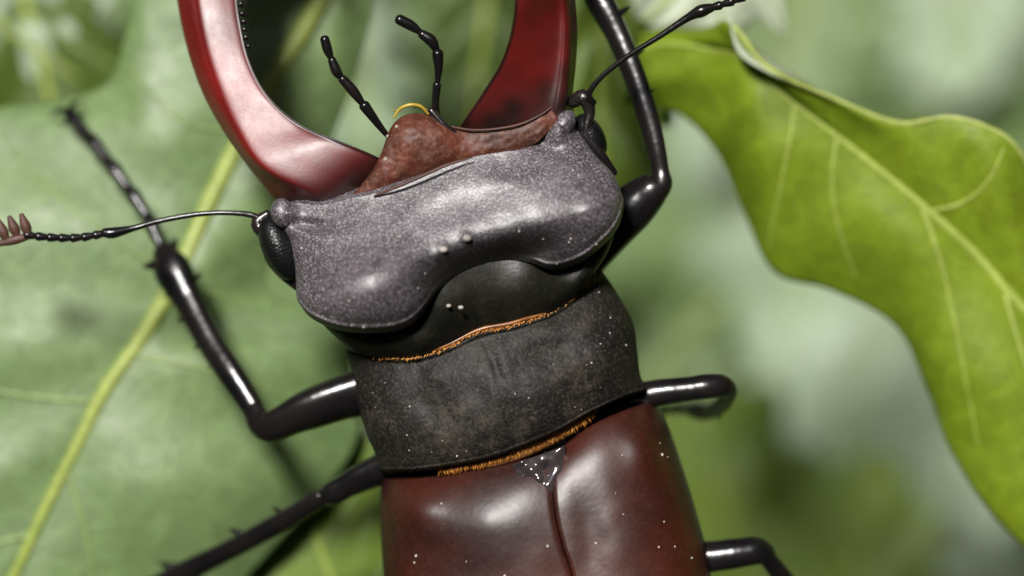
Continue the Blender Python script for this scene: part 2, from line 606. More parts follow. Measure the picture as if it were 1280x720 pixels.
def oak_leaf_auto(twig, x, y, z, ang, length, width, mat, tilt=0.0, roll=0.0, bendz=0.0, seed=0, lobes=4, fine='vein_fine', stalk=None, label=None):
    """A whole lobed oak leaf: base at (x,y,z), pointing along ang (degrees, image frame), in its own plane."""
    r = np.random.default_rng(seed)
    f = (DIST - z) / DIST
    bx, by, bz = unp(x, y, z)
    L, Wd = length * f, width * f
    n = lobes * 2 + 3
    u = np.linspace(0, 1, n)
    env = np.sin(np.clip(u, 0, 1) ** 1.25 * math.pi) ** 0.65
    d = np.array([math.cos(math.radians(ang)), -math.sin(math.radians(ang)), math.tan(math.radians(tilt))])
    q = np.array([math.sin(math.radians(ang)), math.cos(math.radians(ang)), math.tan(math.radians(roll))])
    base = np.array([bx, by, bz])
    bend = np.array([0, 0, 1.0])
    mid = np.array([base + d * L * k + bend * bendz * k * k + q * L * 0.06 * math.sin(k * 3 + seed) for k in u])
    sides = []
    for sg in (-1, 1):
        pts = []
        for i, k in enumerate(u):
            lob = 1.0 if i % 2 == 0 else 0.74
            wv = Wd * max(env[i], 0.03) * (lob + 0.12 * r.uniform(-1, 1))
            fwd = 0.10 * L * (1 if i % 2 == 0 else 0.2) * env[i]
            pts.append(mid[i] + sg * q * wv + d * fwd)
        pts[0] = mid[0] + sg * q * 4
        pts[-1] = mid[-1] + sg * q * Wd * 0.12
        sides.append(np.array(pts))
    veins = []
    for i in range(2, n - 1, 2):
        for sg in (-1, 1):
            veins.append((max(0.02, u[i] - 0.12), u[i], sg * 0.93, 0.0))
    return leaf(twig, mid, sides[0], sides[1], mat, 'vein', fine, veins, mid_r=(9 * f, 3 * f), nu=70, nv=41, thick=5,
                vr=3 * f, stalk=stalk, label=label, cup=r.uniform(-20, 40), quilt=5, nq=lobes, wave=40, seed=seed)


# ---- twig with the broad pale leaf the beetle's left legs stand on
tb = np.array([360, -620, -420.0])
tw1 = empty('oak_twig', W([tb])[0], 'oak twig with the broad grey green leaf, yellow midrib, under the thin left legs', 'twig')
twig_stem(tw1, [(360, -620, -420), (470, -420, -400), (520, -290, -380), (545, -230, -370), (500, -150, -360)], [26, 22, 18, 15, 9])
zl = -250
mid = UN([(452, -100, -330), (398, 5, -318), (335, 110, -300), (268, 240, -278), (228, 330, -262), (200, 385, -255), (165, 440, -250),
          (130, 490, -247), (95, 560, -245), (55, 640, -245), (15, 725, -248), (-60, 860, -260), (-150, 1020, -280)])
# margin on the left side (image left) and on the right side
lft = UN([(435, -104, -335), (330, -60, -335), (180, -30, -330), (157, 45, -318), (120, 112, -318), (-60, 150, -320), (-190, 260, -320),
          (-230, 380, -320), (-190, 470, -310), (-300, 600, -315), (-280, 740, -320), (-240, 900, -320), (-165, 1030, -290)])
rgt = UN([(466, -95, -335), (470, -20, -345), (455, 60, -350), (425, 150, -345), (385, 235, -330), (345, 310, -325), (338, 368, -320),
          (430, 405, -320), (440, 470, -318), (445, 560, -316), (330, 700, -318), (180, 850, -310), (-130, 1040, -290)])
o, G1 = leaf(tw1, mid, lft, rgt, 'leaf_left', 'vein', 'vein_fine',
             [(0.60, 0.61, -0.75, 0.02), (0.69, 0.86, 0.42, 0.02), (0.37, 0.5, 0.9, 0), (0.36, 0.40, -0.9, 0.02), (0.2, 0.27, -0.9, 0.01),
              (0.15, 0.27, 0.92, 0.0), (0.78, 0.83, -0.8, 0.01), (0.50, 0.70, 0.9, 0.0), (0.87, 0.93, 0.8, 0), (0.9, 0.94, -0.8, 0)],
             mid_r=(15, 6.5), nu=150, nv=91, vr=4.0, cup=26, quilt=5, nq=6, wave=26, seed=3,
             stalk=[(500, -150, -360)], label='broad grey green oak leaf with yellow midrib')

# ---- twig with the bright leaf on the beetle's right side
tw2 = empty('oak_twig', W([(1950, 1250, -500)])[0], 'oak twig with the bright translucent green leaf, wavy lit margin and curled tip', 'twig')
twig_stem(tw2, [(1950, 1250, -500), (1850, 1040, -420), (1790, 900, -370), (1755, 830, -340), (1700, 800, -320)], [28, 24, 18, 15, 10])
mid = UN([(1620, 720, -270), (1500, 590, -245), (1390, 487, -225), (1280, 386, -205), (1220, 318, -200), (1160, 262, -195), (1090, 205, -195), (1020, 150, -195),
          (965, 108, -200), (925, 70, -210), (890, 62, -235), (840, 55, -260), (800, 60, -290)])
up_m = UN([(1625, 700, -270), (1600, 480, -260), (1480, 370, -250), (1330, 275, -215), (1272, 187, -165), (1235, 160, -160), (1185, 147, -165), (1120, 153, -165),
           (1030, 118, -160), (960, 84, -160), (913, 28, -175), (880, 34, -265), (800, 40, -300)])
lo_m = UN([(1610, 730, -270), (1500, 760, -270), (1360, 735, -255), (1262, 668, -240), (1192, 570, -240), (1160, 490, -245), (1120, 408, -250), (1040, 363, -258),
           (968, 340, -265), (930, 265, -275), (895, 190, -285), (845, 140, -295), (780, 130, -310)])
o, G2 = leaf(tw2, mid, up_m, lo_m, 'leaf_right', 'vein_right', 'vein_right',
             [(0.415, 0.36, -0.9, -0.02), (0.43, 0.30, 0.8, 0.0), (0.55, 0.55, 0.85, 0.02), (0.28, 0.15, 0.9, 0), (0.2, 0.2, -0.9, 0), (0.62, 0.68, 0.9, 0)],
             mid_r=(8, 3), nu=150, nv=81, vr=3.0, cup=34, quilt=4, nq=5, wave=20, seed=5,
             stalk=[(1700, 800, -320)], label='bright yellow green oak leaf with curled margin')

rim_path = [G2[i, 0] + np.array([0, 0, -1.0]) for i in range(20, 126, 3)]
tv, tf = tube(rim_path, [3.0] * len(rim_path), nu=110, nv=8, un=False)
mk('leaf_margin', tv, tf, 'vein_margin', o)
fold_a = arc_spline(UN([(911, 22, -178), (917, 50, -172), (930, 72, -166), (965, 92, -162), (1005, 110, -161), (1050, 127, -162)]), 30)
fold_b = arc_spline(UN([(912, 24, -182), (928, 46, -200), (950, 64, -204), (982, 86, -198), (1015, 106, -184), (1052, 126, -168)]), 30)
FG = np.stack([fold_a * (1 - k) + fold_b * k + np.array([0, 0, 7 * math.sin(k * math.pi)]) for k in np.linspace(0, 1, 9)], 1)
fv, ff, _ = blade_mesh(FG, 3.0)
mk('curled_margin', fv, ff, 'leaf_white', o)

# ------------------------------------------------------------------ far foliage
SH = []


def far_twig(base, label, stem, rad, leaves):
    t = empty('oak_twig', W([base])[0], label, 'twig')
    st = [unp(*p) for p in stem]
    twig_stem(t, st, rad)
    for lf in leaves:
        (x, y, z, ang, ln, wd, mt, tilt, roll, bz, sd_) = lf
        p = np.array(unp(x, y, z))
        dd = np.array(st)
        den = spline(dd, 80)
        k = den[np.argmin(np.linalg.norm(den - p, axis=1))]
        oak_leaf_auto(t, x, y, z, ang, ln, wd, mt, tilt, roll, bz, sd_, stalk=[k, (k + p) / 2 + np.array([0, 0, 12])])
    return t


far_twig((820, -420, -900), 'oak twig behind the mandibles with deep green and pale leaves, out of focus',
         [(820, -420, -900), (700, -250, -880), (560, -120, -860), (380, -60, -880)], [26, 20, 15, 8],
         [(600, -150, -840, 272, 340, 85, 'leaf_dark', 0, 4, -20, 11),
          (500, -130, -1250, 262, 430, 150, 'leaf_mid', 0, 0, -10, 15),
          (450, -110, -1200, 275, 330, 70, 'leaf_pale', 0, 0, -10, 12),
          (300, -110, -900, 215, 600, 190, 'leaf_mid', 0, 8, 0, 14)])
far_twig((1120, -380, -520), 'oak twig above the bright leaf with a downy pale leaf and a fresh green one',
         [(1120, -380, -520), (1000, -260, -480), (900, -190, -440), (820, -160, -430)], [22, 18, 14, 9],
         [(1010, -230, -400, 232, 330, 120, 'leaf_white', 0, 6, 10, 16),
          (800, -160, -440, 264, 440, 95, 'leaf_bright', 0, 6, -30, 13)])
far_twig((1500, -380, -2600), 'oak twig far behind with grey green leaves above the bright leaf, out of focus',
         [(1500, -380, -2600), (1380, -250, -2600), (1200, -180, -2580), (1000, -150, -2600)], [44, 36, 26, 15],
         [(1330, -200, -2600, 240, 600, 240, 'leaf_mid', 0, 5, 0, 21),
          (1160, -190, -2500, 275, 330, 90, 'leaf_pale', 0, -8, 0, 22),
          (1010, -170, -2550, 262, 340, 150, 'leaf_mid', 3, 0, 0, 23),
          (1480, -150, -2650, 255, 700, 240, 'leaf_mid', 0, 8, 0, 24)])
far_twig((1250, 1350, -3000), 'oak twig far below the bright leaf with wide glaucous leaves, blurred',
         [(1250, 1350, -3000), (1230, 1150, -2980), (1180, 1020, -2960), (1120, 980, -2950)], [44, 36, 26, 15],
         [(1010, 900, -2900, 99, 920, 230, 'leaf_pale', 0, 0, -60, 31),
          (1150, 1000, -2950, 96, 900, 330, 'leaf_pale', 0, 4, -40, 36),
          (900, 1010, -2000, 83, 800, 190, 'leaf_pale', 0, 0, 0, 38),
          (1230, 1100, -3200, 80, 1300, 420, 'leaf_mid', 0, 8, -40, 32),
          (1060, 1080, -3300, 100, 1500, 520, 'leaf_mid', 0, 0, 0, 37)])
far_twig((1020, 1250, -1900), 'oak twig beside the hind leg with mid green leaves, strongly blurred',
         [(1020, 1250, -1900), (990, 1000, -1850), (930, 880, -1800), (830, 800, -1750)], [36, 30, 22, 13],
         [(940, 890, -1600, 98, 450, 150, 'leaf_bright', 0, -8, -20, 33),
          (990, 990, -1900, 76, 640, 170, 'leaf_pale', 0, 0, 0, 34),
          (960, 960, -1500, 66, 420, 130, 'leaf_bright', 0, 0, 0, 39),
          (790, 800, -1650, 82, 460, 120, 'leaf_mid', 0, 8, 0, 35)])
far_twig((520, 1300, -1000), 'oak twig under the wing cases with fresh green blurred leaves',
         [(520, 1300, -1000), (560, 1050, -980), (640, 900, -960), (720, 820, -950)], [30, 24, 18, 10],
         [(560, 960, -375, 116, 470, 175, 'leaf_bright', 0, 0, 0, 41),
          (690, 620, -1600, 46, 330, 115, 'leaf_mid', 0, 0, 0, 46),
          (460, 1000, -2400, 84, 1100, 420, 'leaf_mid', 0, 0, 0, 45),
          (600, 980, -700, 125, 620, 190, 'leaf_left', 0, 4, -30, 44)])
far_twig((-700, -200, -700), 'oak twig behind the upper left with dark and pale blurred leaves',
         [(-700, -200, -700), (-450, -160, -680), (-250, -140, -560), (-60, -140, -560)], [30, 24, 18, 10],
         [(-170, -150, -620, 315, 360, 170, 'leaf_pale', 0, 0, -20, 51),
          (40, -140, -640, 275, 560, 180, 'leaf_dark', 0, 6, 0, 52),
          (-300, -150, -640, 290, 640, 200, 'leaf_mid', 0, 6, 0, 53)])

# ------------------------------------------------------------------ the stag beetle
bt = empty('stag_beetle', W([(640, 700, -150)])[0],
           'large stag beetle with red brown wing cases and reddish antler jaws clinging to oak leaves', 'beetle')

NV = 161


def ring_rows(P, Z, zb, depth, inset=0.04):
    """P (nu,nv,2), Z (nu,nv): close each row underneath."""
    nu, nv, _ = P.shape
    t = np.linspace(-1, 1, nv)
    top = np.dstack([P, Z])
    lo = P[:, ::-1][:, 1:-1]
    cen = P.mean(axis=1, keepdims=True)
    lo = lo + (cen - lo) * inset
    tt = t[::-1][1:-1]
    e0 = Z[:, -1:]
    e1 = Z[:, :1]
    k = ((tt + 1) / 2)[None]
    zed = e0 * k + e1 * (1 - k)
    zl_ = np.minimum(zed, zb) - depth * np.sqrt(np.clip(1 - tt[None] ** 2, 0, 1))
    return np.concatenate([top, np.dstack([lo, zl_])], axis=1)


# --- head
HF = [(344, 258), (372, 254), (405, 256), (440, 248), (478, 240), (512, 228), (546, 212), (587, 197), (625, 190), (661, 184), (682, 168), (694, 148), (713, 140)]
HB = [(373, 376), (392, 398), (430, 413), (478, 416), (512, 408), (533, 388), (552, 360), (584, 338), (624, 327), (660, 329), (690, 338), (722, 330), (752, 308), (772, 284), (780, 256)]
HL = [(344, 258), (346, 278), (362, 300), (370, 335), (373, 376)]
HR = [(713, 142), (728, 168), (745, 195), (768, 222), (780, 256)]
nu = 150
P = coons(HF, HB, HL, HR, nu, NV)
X, Y = P[:, :, 0], P[:, :, 1]
s = np.linspace(0, 1, nu)[:, None]
t = np.linspace(-1, 1, NV)[None]
Z = 26 + 62 * (1 - np.abs(t) ** 2.6) ** 0.6 + 0 * s
# along-axis coordinate: distance behind the ridge line
ax = (Y - 262) * 0.957 + (X - 565) * 0.29
Z += 0.36 * np.clip(ax - 10, -120, 40)
Z -= 0.0045 * np.clip(ax - 34, 0, 200) ** 2 * (1 - g2(X, Y, 470, 380, 75, 60)) * (1 - 0.7 * g2(X, Y, 745, 270, 60))
Z -= 12 * sstep(0.0, 0.30, 0.30 - s)
Z += 40 * g2(X, Y, 462, 362, 62, 44, -0.3)
Z += 30 * g2(X, Y, 738, 258, 46, 42)
Z -= 16 * g2(X, Y, 655, 318, 50, 22, -0.25)
Z -= 22 * g2(X, Y, 600, 330, 62, 28, -0.3)
Z += 30 * g2(X, Y, 357, 266, 14, 17)
Z -= 14 * g2(X, Y, 390, 282, 28, 8, 0.1)
Z += 27 * g2(X, Y, 700, 160, 14, 19, 0.5)
Z -= 8 * g2(X, Y, 680, 182, 22, 10, 0.4)
Z -= 10 * g2(X, Y, 560, 255, 80, 35, -0.28)
Z += 5 * g2(X, Y, 585, 298, 6) + 5 * g2(X, Y, 556, 314, 9)
Z += 4 * vnoise(X, Y, 42, 1) + 1.0 * vnoise(X, Y, 12, 2) 
edge = np.clip((s - 0.86) / 0.14, 0, 1)
CM = np.exp(-((t - 0.12) / 0.38) ** 4)
Z -= (26 - 24 * CM) * (1 - np.sqrt(np.clip(1 - edge ** 2, 0, 1)))
Z += 5.5 * np.exp(-((s - 0.955) / 0.016) ** 2) * (1 - np.exp(-((t - 0.12) / 0.42) ** 4))
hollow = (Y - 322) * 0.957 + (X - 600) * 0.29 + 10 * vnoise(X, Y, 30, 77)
shade_bare_top = sstep(-42, 12, hollow) * np.exp(-((t - 0.14) / 0.44) ** 4)  # paints the rear hollow's shade into the head colour, fading grey to black
shade_bare_top = np.maximum(shade_bare_top, 0.95 * g2(X, Y, 660, 318, 55, 26, -0.2))
rows = [ring_rows(P, Z, -10, 95)]
shade_bare_rows = [np.concatenate([shade_bare_top, np.zeros((nu, NV - 2))], axis=1)]
zone = [0] * nu
HP, HZ = P, Z
# --- collar behind the head
CF = [(x + (2 if x < 500 else -1), y - 5) for x, y in HB]
CF[0] = (392, 378)
CF[-1] = (762, 268)
CB = [(432, 436), (455, 444), (485, 447), (522, 446), (560, 434), (600, 415), (640, 407), (690, 390), (725, 364), (742, 342)]
CL = [CF[0], (408, 405), (432, 436)]
CR = [CF[-1], (758, 305), (742, 342)]
nu = 46
P = coons(CF, CB, CL, CR, nu, NV)
X, Y = P[:, :, 0], P[:, :, 1]
s = np.linspace(0, 1, nu)[:, None]
ker = np.ones(15) / 15
zc0 = np.convolve(np.pad(HZ[-1], 7, mode='edge'), ker, 'valid') - 14 + 13 * CM[0]
zc1 = -14 + 50 * (1 - np.abs(t[0]) ** 2.4) ** 0.6
Z = zc0[None] * (1 - s) + zc1[None] * s + 13 * np.sin(s * math.pi) * (1 - np.abs(t) ** 4)
Z += 2 * vnoise(X, Y, 25, 4)
rows.append(ring_rows(P, Z, -30, 85))
zone += [1] * nu
# --- pronotum
PF = [(x, y - 1) for x, y in CB]
PF[0] = (430, 438)
PF[-1] = (752, 336)
PB = [(474, 592), (520, 589), (560, 583), (610, 573), (655, 558), (700, 538), (740, 516), (785, 497), (812, 490)]
PL = [(430, 438), (441, 470), (446, 505), (458, 545), (468, 570), (474, 592)]
PR = [(752, 336), (770, 362), (792, 402), (798, 440), (802, 470), (812, 490)]
nu = 120
P = coons(PF, PB, PL, PR, nu, NV)
X, Y = P[:, :, 0], P[:, :, 1]
s = np.linspace(0, 1, nu)[:, None]
Z = -42 + (78 + 14 * np.sin(s * math.pi)) * (1 - np.abs(t) ** 2.3) ** 0.62 + 10 * np.sin(s * math.pi)
Z += 6 * np.exp(-((s - 0.02) / 0.02) ** 2)
Z -= 7 * np.exp(-(t / 0.035) ** 2) * np.sin(s * math.pi) * (0.6 + vnoise(X, Y, 30, 12))
Z += 9 * vnoise(X, Y, 60, 5) + 5 * vnoise(X, Y, 26, 6) + 1.2 * vnoise(X, Y, 11, 7)
Z -= 9 * g2(X, Y, 690, 440, 50, 22, -0.3) + 8 * g2(X, Y, 540, 500, 50, 25, -0.3)
edge = np.clip((s - 0.9) / 0.1, 0, 1)
Z -= 18 * (1 - np.sqrt(np.clip(1 - edge ** 2, 0, 1)))
Z += 4 * np.exp(-((s - 0.975) / 0.013) ** 2)
rows.append(ring_rows(P, Z, -70, 80))
zone += [2] * nu
PP, PZ = P, Z
# --- abdomen below the wing cases
AF = [(x + (640 - x) * 0.04, y + 3) for x, y in PB]
AB = [(690, 1075), (720, 1082), (750, 1075)]
AL = [AF[0], (488, 720), (500, 850), (560, 990), (690, 1075)]
AR = [AF[-1], (862, 640), (882, 760), (888, 880), (840, 1010), (750, 1075)]
nu = 50
P = coons(AF, AB, AL, AR, nu, NV)
s = np.linspace(0, 1, nu)[:, None]
Z = -75 + 70 * (1 - np.abs(t) ** 2.2) ** 0.6 * (1 - 0.8 * s ** 4) + 0 * s
rows.append(ring_rows(P, Z, -85, 70))
zone += [3] * nu
R_ = np.concatenate(rows)
nr, nc, _ = R_.shape
F_ = grid_faces(nr, nc, True)
fm = [zone[min(i + 1, nr - 1)] for i in range(nr - 1) for j in range(nc)]
F_.append(tuple(range(nc))[::-1]); fm.append(0)
F_.append(tuple(range((nr - 1) * nc, nr * nc))); fm.append(3)
shade_bare_all = np.zeros((nr, nc))
shade_bare_all[:shade_bare_rows[0].shape[0]] = shade_bare_rows[0]
body = mk('body', R_.reshape(-1, 3), F_, ['head', 'collar', 'pronotum', 'abdomen'], bt, fm, attr={'bare': shade_bare_all})
body['label'] = 'dusty grey head with smooth black neck and rough dark thorax'

# --- wing cases
SUT = [(693, 566), (690, 600), (693, 640), (702, 680), (716, 725), (734, 830), (738, 950), (724, 1092)]


def elytron(F, L, R, Bk, side):
    nu, nv = 130, 81
    P = coons(F, Bk, L, R, nu, nv)
    X, Y = P[:, :, 0], P[:, :, 1]
    s = np.linspace(0, 1, nu)[:, None]
    tt = np.linspace(0, 1, nv)[None]
    T = (1 - tt) if side < 0 else tt          # 0 at the suture, 1 at the outer edge
    prof = (1 - T ** (2.4 if side < 0 else 3.3)) ** 0.55
    Z = -62 + 118 * prof * (1 - 0.75 * sstep(0.55, 1.0, s) ** 2) + 0 * s
    dist = s * 500
    Z -= 34 * np.exp(-dist / 26.0) * (1 - 0.2 * T) + 10 * np.exp(-dist / 60.0)
    Z -= 3.0 * np.exp(-(T / 0.016) ** 2) + 1.5 * np.exp(-(T / 0.1) ** 2)
    if side < 0:
        Z += 14 * g2(X, Y, 520, 635, 34, 30)
        Z += 7 * g2(X, Y, 610, 650, 60, 45)
    else:
        Z += 10 * g2(X, Y, 806, 560, 24, 34, -0.3)
        Z -= 5 * g2(X, Y, 735, 660, 22, 70, -0.15)
    Z += 3.0 * vnoise(X, Y, 60, 21 + side) + 0.7 * vnoise(X, Y, 21, 22)
    top = np.dstack([P, Z]).reshape(-1, 3)
    bot = np.dstack([P, Z - 9]).reshape(-1, 3)
    f = grid_faces(nu, nv)
    o = nu * nv
    loop = [j for j in range(nv)] + [i * nv + nv - 1 for i in range(1, nu)] + [(nu - 1) * nv + j for j in range(nv - 2, -1, -1)] + [i * nv for i in range(nu - 2, 0, -1)]
    rim = [(b, a, a + o, b + o) for a, b in zip(loop, loop[1:] + loop[:1])]
    ob = mk('wing_case', np.vstack([top, bot]), f + [tuple(i + o for i in q[::-1]) for q in f] + rim, 'elytra', bt)
    return P, Z


EL = elytron([(474, 597), (520, 594), (560, 590), (620, 580), (693, 566)],
             [(474, 597), (473, 640), (477, 720), (488, 850), (545, 985), (650, 1078)], SUT,
             [(650, 1078), (690, 1094), (724, 1092)], -1)
ER = elytron([(695, 564), (735, 534), (775, 515), (822, 501)], [(p[0] + 0.8, p[1] - 1) for p in SUT],
             [(822, 501), (836, 530), (852, 575), (872, 640), (890, 715), (905, 850), (868, 1000), (795, 1078)],
             [(726, 1090), (760, 1094), (795, 1078)], 1)
# scutellum: small shiny shield at the top of the seam
P = coons([(640, 580), (668, 570), (706, 556)], [(680, 617), (687, 622), (693, 614)], [(640, 580), (655, 603), (680, 617)], [(706, 556), (707, 588), (693, 614)], 30, 30)
X, Y = P[:, :, 0], P[:, :, 1]
ss = np.linspace(-1, 1, 30)[:, None]; tt = np.linspace(-1, 1, 30)[None]
Z = 30 + 13 * (1 - tt ** 2) * (1 - 0.5 * ss ** 2) + 0.12 * (Y - 580) - 10 * g2(X, Y, 668, 606, 10, 5, 0.6) - 9 * g2(X, Y, 682, 590, 5, 14, 0.3) + 13 * vnoise(X, Y, 13, 31)
v = np.vstack([np.dstack([P, Z]).reshape(-1, 3), np.dstack([P, Z - 30]).reshape(-1, 3)])
f = grid_faces(30, 30)
loop = list(range(30)) + [i * 30 + 29 for i in range(1, 30)] + [870 + j for j in range(28, -1, -1)] + [i * 30 for i in range(28, 0, -1)]
f = f + [tuple(i + 900 for i in q[::-1]) for q in f] + [(b, a, a + 900, b + 900) for a, b in zip(loop, loop[1:] + loop[:1])]
o = mk('scutellum', v, f, 'silver', bt)
o['label'] = 'small shiny grey shield between the wing cases'


# --- mandibles
def loft(rings, nu, nv, mats, fm_fn=None, name='mandible', parent=None, base_dark=0.2):
    Rg = np.asarray(rings, float)                     # (n, m, 3)
    n, m, _ = Rg.shape
    A = np.stack([spline(Rg[:, j], nu) for j in range(m)], 1)
    B = np.stack([spline(A[i], nv, closed=True) for i in range(nu)])
    v = B.reshape(-1, 3)
    f = grid_faces(nu, nv, True)
    f.append(tuple(range(nv))[::-1]); f.append(tuple(range((nu - 1) * nv, nu * nv)))
    fm = [fm_fn(i, j, nu, nv) for i in range(nu - 1) for j in range(nv)] + [0, 0] if fm_fn else None
    k = np.linspace(0, 1, nu)[:, None]
    th = np.linspace(0, 12, nv, endpoint=False)[None]
    dark = np.maximum(1 - sstep(0.03, base_dark, k) + 0 * th, sstep(5.6, 6.4, th) * (1 - sstep(8.6, 9.4, th)) + 0 * k)
    return mk(name, v, f, mats, parent, fm, attr={'dark': np.clip(dark + 0.5 * vnoise(B[:, :, 0] + 900, B[:, :, 1] + 900, 22, 5) * (dark > 0.05), 0, 1)})


def mandible(stations, slope, y0, bead=0.0):
    """station: outer(x,y,z), crease(x,y,z), inner(x,y,z), depth"""
    rings = []
    for (o, c, i, d) in stations:
        o, c, i = (np.array(q, float) for q in (o, c, i))
        dz = slope * max(min(y0 - (o[1] + c[1] + i[1]) / 3, 420), 0)
        for q in (o, c, i):
            q[2] += dz
        zb = min(o[2], i[2]) - d
        ring = [o,
                o + (c - o) * 0.55 + np.array([0, 0, 5.0]),
                c + (o - c) * 0.10 + np.array([0, 0, bead]),
                c + (i - c) * 0.07 + np.array([0, 0, bead]),
                c + (i - c) * (0.2 if bead else 0.38) + np.array([0, 0, 0.0 if bead else 1.0]),
                c + (i - c) * 0.68 + np.array([0, 0, 1.0]),
                c + (i - c) * 0.93,
                i + np.array([0, 0, -5.0]),
                i + (o - i) * 0.08 + np.array([0, 0, (zb - i[2]) * 0.55]),
                np.append((i + (o - i) * 0.3)[:2], zb),
                np.append((i + (o - i) * 0.7)[:2], zb),
                o + (i - o) * 0.06 + np.array([0, 0, (zb - o[2]) * 0.5])]
        rings.append(ring)
    def fmn(a, b, nu, nv):
        k = b / nv * 12
        return 1 if (6.9 < k < 8.6) else 0
    return loft(rings, 120, 96, ['mandible', 'dark_edge'], fmn, 'mandible', bt, 0.34 if bead else 0.14)


mL = mandible([
    ((352, 262, -22), (415, 272, 14), (500, 212, 14), 40),
    ((338, 243, -6), (392, 244, 50), (466, 194, 46), 45),
    ((309, 208, -2), (334, 213, 54), (425, 177, 56), 45),
    ((278, 164, -6), (302, 170, 46), (378, 157, 50), 42),
    ((251, 115, -4), (277, 118, 42), (338, 123, 50), 40),
    ((232, 62, -2), (258, 62, 38), (314, 82, 47), 38),
    ((219, 5, 0), (246, 3, 36), (301, 36, 44), 36),
    ((211, -60, 2), (240, -62, 36), (294, -18, 42), 34),
    ((212, -150, 4), (240, -146, 34), (296, -110, 40), 32),
    ((228, -240, 6), (256, -228, 30), (312, -205, 36), 28),
    ((262, -320, 8), (288, -302, 26), (334, -280, 30), 22),
    ((318, -380, 10), (336, -362, 20), (362, -342, 22), 14),
    ((375, -412, 12), (380, -402, 15), (386, -394, 15), 5),
], -0.20, 275)
mR = mandible([
    ((720, 160, -22), (700, 178, 2), (560, 186, 5), 45),
    ((716, 122, -16), (704, 140, 20), (577, 157, 40), 45),
    ((720, 82, -22), (709, 96, 16), (604, 118, 50), 45),
    ((722, 42, -24), (711, 52, 12), (626, 82, 54), 42),
    ((719, 2, -24), (709, 8, 12), (639, 42, 56), 40),
    ((714, -45, 4), (703, -40, 38), (644, 0, 56), 38),
    ((708, -100, 8), (697, -95, 42), (645, -55, 58), 36),
    ((700, -170, 12), (689, -165, 46), (640, -130, 60), 34),
    ((684, -245, 16), (673, -240, 48), (626, -205, 60), 30),
    ((652, -315, 20), (640, -306, 46), (600, -270, 54), 22),
    ((602, -365, 24), (592, -354, 38), (566, -330, 40), 14),
    ((552, -385, 26), (548, -378, 29), (542, -370, 29), 5),
], 0.22, 150, 6.0)
# denticles along the inner edge and one big inner tooth on each jaw
for (x, y, r) in [(299, 4, 5), (301, 16, 5), (303, 26, 5), (304, 36, 4.5), (306, 46, 5), (309, 57, 4), (298, -12, 6), (297, -30, 6), (297, -50, 7)]:
    v, f = ball((x + 1, y, 36 - 0.2 * (275 - y)), r, 5, 8, (1.25, 0.85, 1.2))
    mk('denticle', v, f, 'dark_edge', mL)
v, f = tube([(300, -150, -52), (345, -165, -54), (385, -160, -56)], [26, 17, 3], un=False, nu=16, flat=0.7)
mk('tooth', v, f, 'mandible', mL)
v, f = tube([(640, -165, 105), (600, -178, 110), (565, -172, 112)], [26, 17, 3], un=False, nu=16, flat=0.7)
mk('tooth', v, f, 'mandible', mR)

# --- labrum: rough red brown shield between the jaws, with a long strip under the right jaw
P = coons([(478, 200), (487, 165), (505, 146), (530, 143), (550, 150), (566, 160), (590, 164), (618, 163), (650, 157), (688, 137)],
          [(432, 256), (478, 246), (520, 230), (560, 213), (600, 201), (640, 194), (672, 180), (698, 152)],
          [(478, 200), (456, 228), (432, 256)], [(688, 137), (694, 144), (698, 150)], 50, 90)
X, Y = P[:, :, 0], P[:, :, 1]
ss = np.linspace(-1, 1, 50)[:, None]; tt = np.linspace(-1, 1, 90)[None]
Z = 34 + (20 - 15 * sstep(545, 590, X)) * (1 - np.abs(ss) ** 3) * (1 - np.abs(tt) ** 4) + 5 * g2(X, Y, 520, 180, 34) + 3 * vnoise(X, Y, 16, 41) + 1.5 * vnoise(X, Y, 6, 42) + 4 * sstep(550, 600, X)
v = np.vstack([np.dstack([P, Z]).reshape(-1, 3), np.dstack([P, Z - 45]).reshape(-1, 3)])
nn = 50 * 90
f = grid_faces(50, 90)
loop = list(range(90)) + [i * 90 + 89 for i in range(1, 50)] + [49 * 90 + j for j in range(88, -1, -1)] + [i * 90 for i in range(48, 0, -1)]
f = f + [tuple(i + nn for i in q[::-1]) for q in f] + [(b, a, a + nn, b + nn) for a, b in zip(loop, loop[1:] + loop[:1])]
lab = mk('labrum', v, f, 'brown', bt)
# thin pale margin lines
v, f = tube([(566, 160, 44), (590, 164, 45), (618, 163, 45), (650, 157, 45), (676, 145, 42), (690, 135, 38)], [1.2, 1.5, 1.6, 1.6, 1.5, 1], un=False, nv=6)
mk('margin', v, f, 'club', lab)
v, f = tube([(470, 246, 58), (505, 232, 64), (535, 219, 66), (560, 208, 66), (590, 199, 64)], [1.5, 2.2, 2.2, 2, 1], un=False, nv=6)
mk('margin', v, f, 'club', lab)
# golden brush on the labrum
hs = [tube([(494, 148, 40), (501, 138, 44), (514, 133, 46), (527, 135, 44), (536, 144, 40)], [1.5, 2.2, 2.4, 2.2, 1.4], nu=20, nv=7, un=False)]
for k in range(46):
    a = rng.uniform(-1, 1)
    b = np.array([515 + 19 * a, 143 - 8 * (1 - a * a), 38 + rng.uniform(-4, 6)])
    e = b + np.array([rng.normal(2 * a, 2), -rng.uniform(1, 3.5), rng.uniform(0, 6)])
    hs.append(tube([b, (b + e) / 2 + rng.normal(0, 0.5, 3), e], [0.7, 0.6, 0.3], nu=4, nv=3, cap=False, un=False))
v, f = join(hs)
o = mk('golden_brush', v, f, 'brush', lab)
o['kind'] = 'stuff'
for p_ in [(484, 201, 46, 4.5), (486, 172, 40, 2.6), (497, 160, 44, 2.4)]:
    v, f = ball(p_[:3], p_[3], 6, 9)
    mk('wart', v, f, 'dust', lab)


